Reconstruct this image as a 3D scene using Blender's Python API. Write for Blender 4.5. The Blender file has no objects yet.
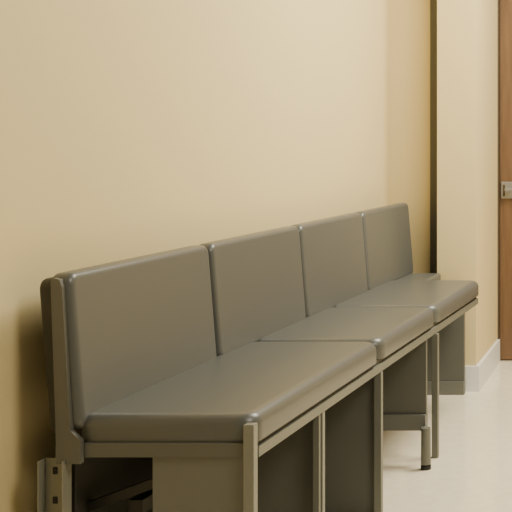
import bpy, bmesh, math
from mathutils import Vector, Matrix

scene = bpy.context.scene
def srgb(r,g,b):
    def f(c):
        c/=255.0
        return c/12.92 if c<=0.04045 else ((c+0.055)/1.055)**2.4
    return (f(r),f(g),f(b),1)

def mat(name, col, rough=0.5, metallic=0.0, noise=0.0, nscale=8.0, spec=0.5, coat=0.0, stretch=None):
    m=bpy.data.materials.new(name); m.use_nodes=True
    nt=m.node_tree; b=nt.nodes['Principled BSDF']
    b.inputs['Base Color'].default_value=col
    b.inputs['Roughness'].default_value=rough
    b.inputs['Metallic'].default_value=metallic
    b.inputs['Specular IOR Level'].default_value=spec
    b.inputs['Coat Weight'].default_value=coat
    b.inputs['Coat Roughness'].default_value=0.3
    tc=nt.nodes.new('ShaderNodeTexCoord')
    mp=nt.nodes.new('ShaderNodeMapping')
    nt.links.new(tc.outputs['Object'],mp.inputs['Vector'])
    if stretch: mp.inputs['Scale'].default_value=stretch
    n=nt.nodes.new('ShaderNodeTexNoise'); n.inputs['Scale'].default_value=nscale; n.inputs['Detail'].default_value=5
    nt.links.new(mp.outputs['Vector'],n.inputs['Vector'])
    cr=nt.nodes.new('ShaderNodeValToRGB')
    cr.color_ramp.elements[0].position=0.3; cr.color_ramp.elements[1].position=0.7
    cr.color_ramp.elements[0].color=tuple(c*(1-noise) for c in col[:3])+(1,)
    cr.color_ramp.elements[1].color=tuple(min(1,c*(1+noise)) for c in col[:3])+(1,)
    nt.links.new(n.outputs['Fac'],cr.inputs['Fac'])
    nt.links.new(cr.outputs['Color'],b.inputs['Base Color'])
    return m

M_wall = mat('wall_paint', srgb(218,200,149),0.6,noise=0.01,nscale=1.5,spec=0.3)
M_floor= mat('floor_vinyl', srgb(240,230,202),0.10,noise=0.05,nscale=25,spec=0.7)
M_base = mat('baseboard_vinyl', srgb(224,224,220),0.45,noise=0.02)
M_vinyl= mat('upholstery_vinyl', srgb(86,88,84),0.36,noise=0.0,nscale=3,spec=0.55)
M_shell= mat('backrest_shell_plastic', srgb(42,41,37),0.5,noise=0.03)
M_metal= mat('painted_steel', srgb(108,109,99),0.42,metallic=0.1,noise=0.03,nscale=12)
M_panel= mat('panel_laminate', srgb(104,105,97),0.45,noise=0.03,nscale=6)
M_dark = mat('dark_panel', srgb(92,92,84),0.5,noise=0.03,nscale=6)
M_edge = mat('edge_steel', srgb(124,125,114),0.4,metallic=0.1,noise=0.03)
M_brkt = mat('bracket_steel', srgb(132,131,117),0.4,metallic=0.2,noise=0.06,nscale=20)
M_black= mat('black_rubber', srgb(25,24,22),0.6)
M_strip= mat('shadow_gap_tone', srgb(84,82,72),0.5,noise=0.03)  # dark tone for the shadow gap beside the pillar
M_door = mat('door_wood', srgb(106,80,55),0.4,noise=0.18,nscale=9,stretch=(6,1,0.5))
M_jamb = mat('jamb_dark', srgb(70,58,42),0.5,noise=0.05)
M_chrome=mat('brushed_metal', srgb(150,150,146),0.3,metallic=0.6,noise=0.03)

def link(ob, parent=None):
    scene.collection.objects.link(ob)
    if parent is not None: ob.parent=parent
    return ob

def mesh_obj(name,bm,material,parent=None,smooth=False):
    bmesh.ops.recalc_face_normals(bm,faces=bm.faces)
    me=bpy.data.meshes.new(name); bm.to_mesh(me); bm.free()
    if smooth:
        for p in me.polygons: p.use_smooth=True
    me.materials.append(material)
    return link(bpy.data.objects.new(name,me),parent)

def add_box(bm,x0,x1,y0,y1,z0,z1,bev=0.0,seg=2):
    r=bmesh.ops.create_cube(bm,size=1.0)
    vs=r['verts']
    for v in vs:
        v.co=Vector(((x0+x1)/2+v.co.x*(x1-x0),(y0+y1)/2+v.co.y*(y1-y0),(z0+z1)/2+v.co.z*(z1-z0)))
    if bev>0:
        es=list({e for v in vs for e in v.link_edges})
        bmesh.ops.bevel(bm,geom=es,offset=bev,segments=seg,profile=0.5,affect='EDGES')
def box(name,x0,x1,y0,y1,z0,z1,material,parent=None,bev=0.0):
    bm=bmesh.new(); add_box(bm,x0,x1,y0,y1,z0,z1,bev)
    return mesh_obj(name,bm,material,parent)
def add_cyl(bm,p,r1,r2,h,axis='Z',seg=24):
    m=Matrix.Translation(p)
    if axis=='X': m=m@Matrix.Rotation(math.pi/2,4,'Y')
    if axis=='Y': m=m@Matrix.Rotation(math.pi/2,4,'X')
    bmesh.ops.create_cone(bm,cap_ends=True,segments=seg,radius1=r1,radius2=r2,depth=h,matrix=m)
def prism(name,pts,z0,z1,material,parent=None):
    bm=bmesh.new()
    a=[bm.verts.new((x,y,z0)) for x,y in pts]; b=[bm.verts.new((x,y,z1)) for x,y in pts]
    bm.faces.new(a); bm.faces.new(b)
    n=len(pts)
    for i in range(n): bm.faces.new((a[i],a[(i+1)%n],b[(i+1)%n],b[i]))
    return mesh_obj(name,bm,material,parent)
def structure(ob,label):
    ob['kind']='structure'; ob['label']=label; ob['category']=ob.name.split('_')[0]
    return ob

def pillow(name,A,B,T,rc,re,crown,xf,material,parent,rb=0.006):
    bm=bmesh.new(); NC=10
    def loop(ins,c):
        r=max(rc-ins,0.002); ha=A/2-ins; hb=B/2-ins; out=[]
        for (sx,sy,a0) in ((1,1,0),(-1,1,90),(-1,-1,180),(1,-1,270)):
            for k in range(NC+1):
                t=math.radians(a0+90*k/NC)
                out.append((sx*(ha-r)+r*math.cos(t), sy*(hb-r)+r*math.sin(t), c))
        return out
    loops=[loop(rb,0),loop(rb*0.3,rb*0.3),loop(0,rb)]
    N=10
    for k in range(N+1):
        t=math.pi/2*k/N
        loops.append(loop(re*(1-math.cos(t)), T-re+re*math.sin(t)))
    m=min(A,B)/2
    for s in (0.03,0.12,0.3,0.55,0.8):
        ins=re+(m-re)*s
        loops.append(loop(ins, T+crown*math.sin(math.pi/2*s)))
    V=[[bm.verts.new(p) for p in L] for L in loops]
    n=len(V[0])
    for i in range(len(V)-1):
        for j in range(n):
            bm.faces.new((V[i][j],V[i][(j+1)%n],V[i+1][(j+1)%n],V[i+1][j]))
    bm.faces.new(V[0]); bm.faces.new(V[-1])
    bm.transform(xf)
    return mesh_obj(name,bm,material,parent,smooth=True)

# ------------------------------------------------------------ setting
WX=-1.38
structure(box('floor',-1.6,2.6,-1.5,6.0,-0.1,0,M_floor),'polished cream vinyl corridor floor')
structure(box('wall_left',WX-0.12,WX,-1.5,4.64,0,2.6,M_wall),'warm beige painted corridor wall behind the bench')
structure(box('wall_recess',WX-0.12,-1.02,4.64,4.76,0,2.6,M_wall),'beige painted recess wall beside the pillar')
structure(prism('wall_pillar',[(-1.142,4.52),(-0.982,4.52),(-1.012,5.13),(-1.142,5.13)],0,2.6,M_wall),'beige painted projecting wall corner')
structure(box('wall_far',-1.142,2.6,5.19,5.3,0,2.6,M_wall),'beige painted wall at the corridor end')
structure(box('wall_header',-1.02,-0.02,5.13,5.19,2.06,2.6,M_wall),'beige wall above the wooden door')
structure(box('wall_right',2.5,2.6,-1.5,5.19,0,2.6,M_wall),'beige painted opposite corridor wall')
structure(box('baseboard_left',WX,WX+0.012,-1.5,4.64,0,0.1,M_base),'grey vinyl baseboard along the beige wall')
structure(prism('baseboard_pillar',[(-1.142,4.506),(-0.966,4.506),(-1.000,5.12),(-1.012,5.12),(-0.982,4.52),(-1.142,4.52)],0,0.104,M_base),'light grey vinyl baseboard around the wall corner')
structure(box('trim_shadow_gap',-1.198,-1.170,4.626,4.64,0,2.6,M_strip),'dark narrow vertical strip standing in for the shadow gap in the recess')  # shade of the gap beside the pillar, built as a dark strip
structure(box('trim_2',-1.012,-1.004,5.115,5.19,0,2.06,M_jamb),'dark narrow door jamb')
door=structure(box('door_1',-1.003,-0.05,5.135,5.175,0.006,2.05,M_door),'brown wooden door with brushed metal handle')
structure(box('trim_3',-0.05,-0.0,5.11,5.19,0,2.06,M_jamb),'dark narrow door jamb')
hd=bmesh.new()
add_box(hd,-0.998,-0.940,5.127,5.136,0.757,0.836,0.003)
plate=mesh_obj('handle_plate',hd,M_chrome,door)
hd=bmesh.new()
add_cyl(hd,(-0.962,5.11,0.80),0.012,0.012,0.04,'Y')
add_box(hd,-0.972,-0.86,5.088,5.100,0.792,0.809,0.004)
mesh_obj('door_handle',hd,M_chrome,door,)
hd=bmesh.new(); add_box(hd,-0.989,-0.979,5.124,5.128,0.768,0.822,0.001)
s=mesh_obj('keyhole',hd,M_jamb,plate)

# ------------------------------------------------------------ bench
bench=bpy.data.objects.new('waiting_bench',None); bench.empty_display_size=0.2
bench.location=(-1.08,3.3,0)
link(bench)
bench['label']='long dark grey vinyl waiting bench with four backrests against beige wall'
bench['category']='bench'
bpy.context.view_layer.update()
INV=Matrix.Translation((1.08,-3.3,0))
def part(ob,label=None):
    ob.parent=bench; ob.data.transform(INV)
    if label: ob['label']=label
    return ob

XF,XB=-0.903,-1.262
ST=0.495; TH=0.058
for (y0,y1) in ((2.160,2.966),(2.979,3.560),(3.573,4.235)):
    xf=Matrix.Translation(((XF+XB)/2,(y0+y1)/2,ST-TH))
    part(pillow('seat_cushion',XF-XB,y1-y0,TH,0.038,0.024,0.0,xf,M_vinyl,None,rb=0.004),'dark grey vinyl seat pad')
lean=math.atan2(0.022,0.280)
y=2.157; mod=0.594
H=0.296
R=Matrix(((0,0,1,0),(0,1,0,0),(1,0,0,0),(0,0,0,1)))
rot=Matrix.Rotation(-lean,4,'Y')
for i in range(4):
    y0=y+i*mod+0.003; y1=y+(i+1)*mod-0.004
    if i==0: y0=2.152
    h = H+0.016 if i==0 else H
    P=Matrix.Translation((-1.237,(y0+y1)/2,0.777-h))@rot
    part(pillow('backrest',h,y1-y0,0.042,0.024,0.015,0.001,P@Matrix.Translation((-0.042,0,h/2))@R,M_vinyl,None),'dark grey vinyl upholstered back pad')
    part(pillow('backrest_shell',h-0.006,y1-y0+0.006,0.030,0.022,0.004,0,P@Matrix.Translation((-0.063,0,h/2-0.005))@R,M_shell,None),'dark rear shell of back pad')

def bx(name,x0,x1,y0,y1,z0,z1,m,label=None,bev=0.0015):
    return part(box(name,x0,x1,y0,y1,z0,z1,m,None,bev),label)

bm=bmesh.new()
pts=[(-1.284,0.405),(-1.236,0.405),(-1.236,0.450),(-1.256,0.470),(-1.272,0.750),(-1.277,0.764),(-1.289,0.767),(-1.294,0.76),(-1.284,0.47)]
ya,yb=2.142,2.154
a=[bm.verts.new((x,ya,z)) for x,z in pts]; b=[bm.verts.new((x,yb,z)) for x,z in pts]
bm.faces.new(a); bm.faces.new(b)
for i in range(len(pts)): bm.faces.new((a[i],a[(i+1)%len(pts)],b[(i+1)%len(pts)],b[i]))
part(mesh_obj('side_plate',bm,M_dark),'grey steel plate closing the end of the backrest')

bx('apron',-1.236,-0.922,2.154,2.166,0.414,0.442,M_dark,'dark grey end apron under the seat')
bx('front_rail',-0.932,-0.908,2.19,4.22,0.404,0.426,M_metal,'grey steel rail under the seat edge')
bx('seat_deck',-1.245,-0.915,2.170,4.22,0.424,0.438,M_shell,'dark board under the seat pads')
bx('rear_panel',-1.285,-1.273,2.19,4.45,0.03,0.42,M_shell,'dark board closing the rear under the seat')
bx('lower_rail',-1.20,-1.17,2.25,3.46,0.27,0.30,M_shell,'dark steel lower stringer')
bx('leg_panel',-1.105,-0.920,2.160,2.176,0.0,0.43,M_panel,'grey laminate leg panel')
bx('leg_post',-0.921,-0.900,2.146,2.166,0.0,0.480,M_edge,'grey steel corner post')
bx('leg_post',-0.926,-0.910,2.552,2.568,0.0,0.404,M_edge)
bx('leg_post',-0.9275,-0.9125,2.535,2.546,0.0,0.404,M_metal)
bx('leg_panel',-1.24,-0.93,2.57,2.583,0.0,0.40,M_dark,'dark end panel standing in for the shaded wall behind the opening')
bx('leg_post',-0.926,-0.906,2.985,3.003,0.0,0.404,M_metal)
bx('leg_panel',-1.24,-0.93,3.004,3.018,0.0,0.40,M_dark,'dark end panel standing in for the shaded wall behind the opening')
bx('hanging_panel',-1.24,-0.915,3.485,3.5,0.16,0.40,M_dark,'dark laminate panel raised off the floor')
bx('cross_rail',-1.24,-0.915,3.475,3.505,0.115,0.165,M_panel,'grey cross rail under raised panel')
bx('leg_post',-0.920,-0.900,3.570,3.590,0.0,0.404,M_metal)
bm=bmesh.new()
add_cyl(bm,(-0.908,3.455,0.073),0.0155,0.0145,0.114)
l=part(mesh_obj('foot',bm,M_metal,smooth=False),'round steel foot with black glide')
bx('foot_mount',-0.925,-0.915,3.455,3.48,0.118,0.13,M_panel)
bm=bmesh.new(); add_cyl(bm,(-0.908,3.455,0.006),0.0158,0.0158,0.012)
g=part(mesh_obj('glide',bm,M_black)); g.parent=l
bx('leg_panel',-1.25,-1.016,4.455,4.475,0.055,0.447,M_dark,'dark end panel standing in for the shaded wall behind the opening')  # dark board gives the shade of the open end; also holds the ledge
bx('shaded_base_band',-1.25,-1.016,4.45,4.48,0.0,0.055,M_panel,'grey band standing in for the shaded baseboard')  # baseboard in shade under the bench end, put in as a darker band
bx('side_rail',-1.05,-1.02,4.0,4.455,0.41,0.434,M_dark,'dark steel connecting rail')
bx('end_ledge',-1.30,-1.12,4.238,4.50,0.447,0.488,M_vinyl,'dark grey narrow ledge at the bench end',0.008)
bm=bmesh.new()
add_box(bm,-1.316,-1.313,2.135,2.165,0.0,0.412,0.0008)
add_box(bm,-1.313,-1.269,2.157,2.161,0.0,0.412,0.001)
add_box(bm,-1.269,-1.266,2.135,2.165,0.0,0.412,0.0008)
br=part(mesh_obj('bracket',bm,M_brkt),'pale steel channel bracket with bolt holes')
for z in (0.388,0.330):
    s=part(box('slot',-1.298,-1.289,2.1545,2.158,z-0.007,z+0.007,M_black,None,0.0015)); s.parent=br
bm=bmesh.new(); add_box(bm,-0.16,0.16,-0.008,0.008,-0.010,0.010,0.001)
bm.transform(Matrix.Translation((-1.15,2.24,0.335))@Matrix.Rotation(math.radians(-20),4,'Y'))
part(mesh_obj('brace',bm,M_shell),'dark steel diagonal brace')

# ------------------------------------------------------------ lights
def area(name,loc,target,size,sy,power,col):
    L=bpy.data.lights.new(name,'AREA'); L.shape='RECTANGLE'; L.size=size; L.size_y=sy; L.energy=power; L.color=col
    o=bpy.data.objects.new(name,L); o.location=loc
    d=Vector(target)-Vector(loc); o.rotation_euler=d.to_track_quat('-Z','Y').to_euler()
    link(o); return o
area('ceiling_light',(-0.05,3.85,2.4),(-0.40,3.95,0),0.9,0.9,106,(1,0.92,0.76))
area('added_fill',(0.9,1.4,2.5),(-0.9,4.4,0.5),0.9,0.9,46,(1,0.92,0.76))  # added fill from the camera side, brightens pillar front and recess; no fixture
w=bpy.data.worlds.new('world'); scene.world=w; w.use_nodes=True
w.node_tree.nodes['Background'].inputs[0].default_value=(1.0,0.93,0.80,1)
w.node_tree.nodes['Background'].inputs[1].default_value=0.2

# ------------------------------------------------------------ camera
cam=bpy.data.cameras.new('camera'); co=bpy.data.objects.new('camera',cam); link(co)
co.location=(0,0,1.04); co.rotation_euler=(math.pi/2,0,0)
cam.sensor_width=36; cam.sensor_fit='HORIZONTAL'; cam.lens=1100/512*36
cam.shift_x=-(715-256)/512; cam.shift_y=-(256-138)/512
cam.clip_start=0.05
scene.camera=co
